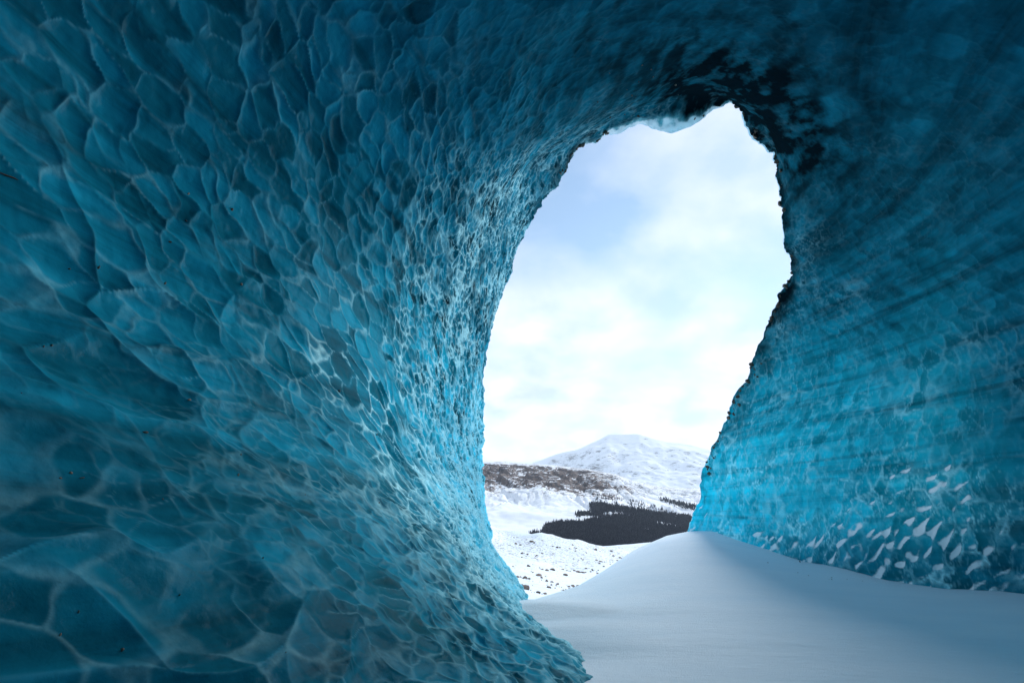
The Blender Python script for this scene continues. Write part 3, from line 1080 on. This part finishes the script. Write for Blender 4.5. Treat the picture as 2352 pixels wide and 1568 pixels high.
# grit and pebbles frozen into the ice of the walls: parts of the cave
for i in range(46):
    if i < 30:
        px, py = random.uniform(40, 900), random.uniform(300, 1500)
    else:
        px, py = random.gauss(1480, 90), random.uniform(150, 285)
    p, n_ = wall_point(px, py)
    sz = random.uniform(0.012, 0.035) * max(0.5, np.linalg.norm(p) / 7)
    o = bpy.data.objects.new('stone', RS[i % 6])
    o.parent = cave
    o.location = p + n_ * sz * 0.2
    o.scale = (sz * 1.6, sz, sz)
    o.rotation_euler = (random.uniform(0, 6), random.uniform(0, 6), random.uniform(0, 6))
    COL.objects.link(o)

# twig frozen into the left wall at the edge of the view
p, n_ = wall_point(24, 402)
V, F = [], []
pts = [(-0.17, 0.035, 0.0), (-0.10, 0.015, 0.012), (-0.02, 0.0, 0.006), (0.06, -0.022, 0.014), (0.13, -0.03, 0.004)]
rads = [0.006, 0.012, 0.015, 0.012, 0.004]
for (x, z, q), r_ in zip(pts, rads):
    for a_ in range(6):
        V.append((x, q + r_ * math.cos(a_ * math.pi / 3), z + r_ * math.sin(a_ * math.pi / 3)))
for i in range(len(pts) - 1):
    for a_ in range(6):
        b_ = (a_ + 1) % 6
        F.append((i * 6 + a_, i * 6 + b_, (i + 1) * 6 + b_, (i + 1) * 6 + a_))
tw = link_mesh('twig', np.array(V), np.array(F), M_TWIG)
tw.location = p + n_ * 0.006
tw.scale = (0.5, 0.5, 0.5)
tx = np.cross(np.array([0, 0, 1.0]), n_)
tx /= np.linalg.norm(tx)
if tx[1] < 0:
    tx = -tx
from mathutils import Matrix
tz = np.cross(tx, n_)
tw.rotation_euler = Matrix((tuple(tx), tuple(n_), tuple(tz))).transposed().to_euler()
tw['label'] = 'short dark twig frozen to the left ice wall at the picture edge'
tw['category'] = 'twig'

# pebbles lying on the drift along the foot of the right wall
for i in range(26):
    px = random.uniform(1760, 1990)
    py = 1262 + (px - 1760) * 0.30 + random.uniform(0, 34)
    p = ground_hit(px, py)
    sz = random.uniform(0.025, 0.075)
    o = bpy.data.objects.new('pebble', RS[i % 6])
    o.location = p + np.array([0, 0, sz * 0.15])
    o.scale = (sz, sz, sz)
    o.rotation_euler = (0, 0, random.uniform(0, 6))
    o['label'] = 'tiny dark pebble on the snow drift beside the right ice wall'
    o['category'] = 'pebble'
    o['group'] = 'pebbles strewn on the snow drift'
    COL.objects.link(o)

# boulders one can single out on the moraine
M_RED = make_rock('rusty_boulder', (0.16, 0.07, 0.045), (0.30, 0.15, 0.10))
M_TAN = make_rock('tan_boulder', (0.25, 0.19, 0.13), (0.40, 0.32, 0.22))
for px, py, wpx_, mat_, seed, lb in [
    (1166, 1320, 20, M_RED, 701, 'rusty red boulder on the moraine just beside the left ice edge'),
    (1221, 1243, 12, M_TAN, 702, 'tan boulder on the crest of the bright snow slope'),
    (1206, 1352, 26, M_ROCK, 703, 'dark ragged rock outcrop lowest on the moraine near the ice'),
    (1238, 1322, 17, M_ROCK, 704, 'dark boulder in the middle of the stony moraine'),
    (1268, 1308, 14, M_ROCK, 705, 'small dark boulder on the right side of the stony moraine'),
]:
    p = ground_hit(px, py)
    sz = wpx_ / FPX * np.linalg.norm(p)
    o = bpy.data.objects.new('boulder', rock_mesh(seed, 'boulder', mat_, 3))
    o.location = p + np.array([0, 0, sz * 0.05])
    o.scale = (sz, sz * 0.8, sz * 0.75)
    o.rotation_euler = (0, 0, seed * 1.3)
    o['label'] = lb
    o['category'] = 'rock'
    COL.objects.link(o)

# haze
import bmesh
bm = bmesh.new()
bmesh.ops.create_cube(bm, size=1.0)
me = bpy.data.meshes.new('haze')
bm.to_mesh(me)
bm.free()
hm = bpy.data.materials.new('thin_mountain_air')
hm.use_nodes = True
ht = hm.node_tree
ht.nodes.clear()
pv = N(ht, 'ShaderNodeVolumePrincipled')
pv.inputs['Color'].default_value = (0.78, 0.89, 1.0, 1)
pv.inputs['Density'].default_value = 2.0e-5
pv.inputs['Anisotropy'].default_value = 0.3
mo = N(ht, 'ShaderNodeOutputMaterial')
ht.links.new(pv.outputs[0], mo.inputs['Volume'])
me.materials.append(hm)
hz = bpy.data.objects.new('haze', me)
top, bot = max(float(mv[:, 2].max()), float(hv[:, 2].max())) + 40.0, float(gv[:, 2].min()) - 1.0
hz.scale = (42000, 30000, top - bot)
hz.location = (0, 10000, (top + bot) / 2)
hz['kind'] = 'stuff'
hz['label'] = 'faint pale haze filling the valley air'
hz['category'] = 'haze'
COL.objects.link(hz)
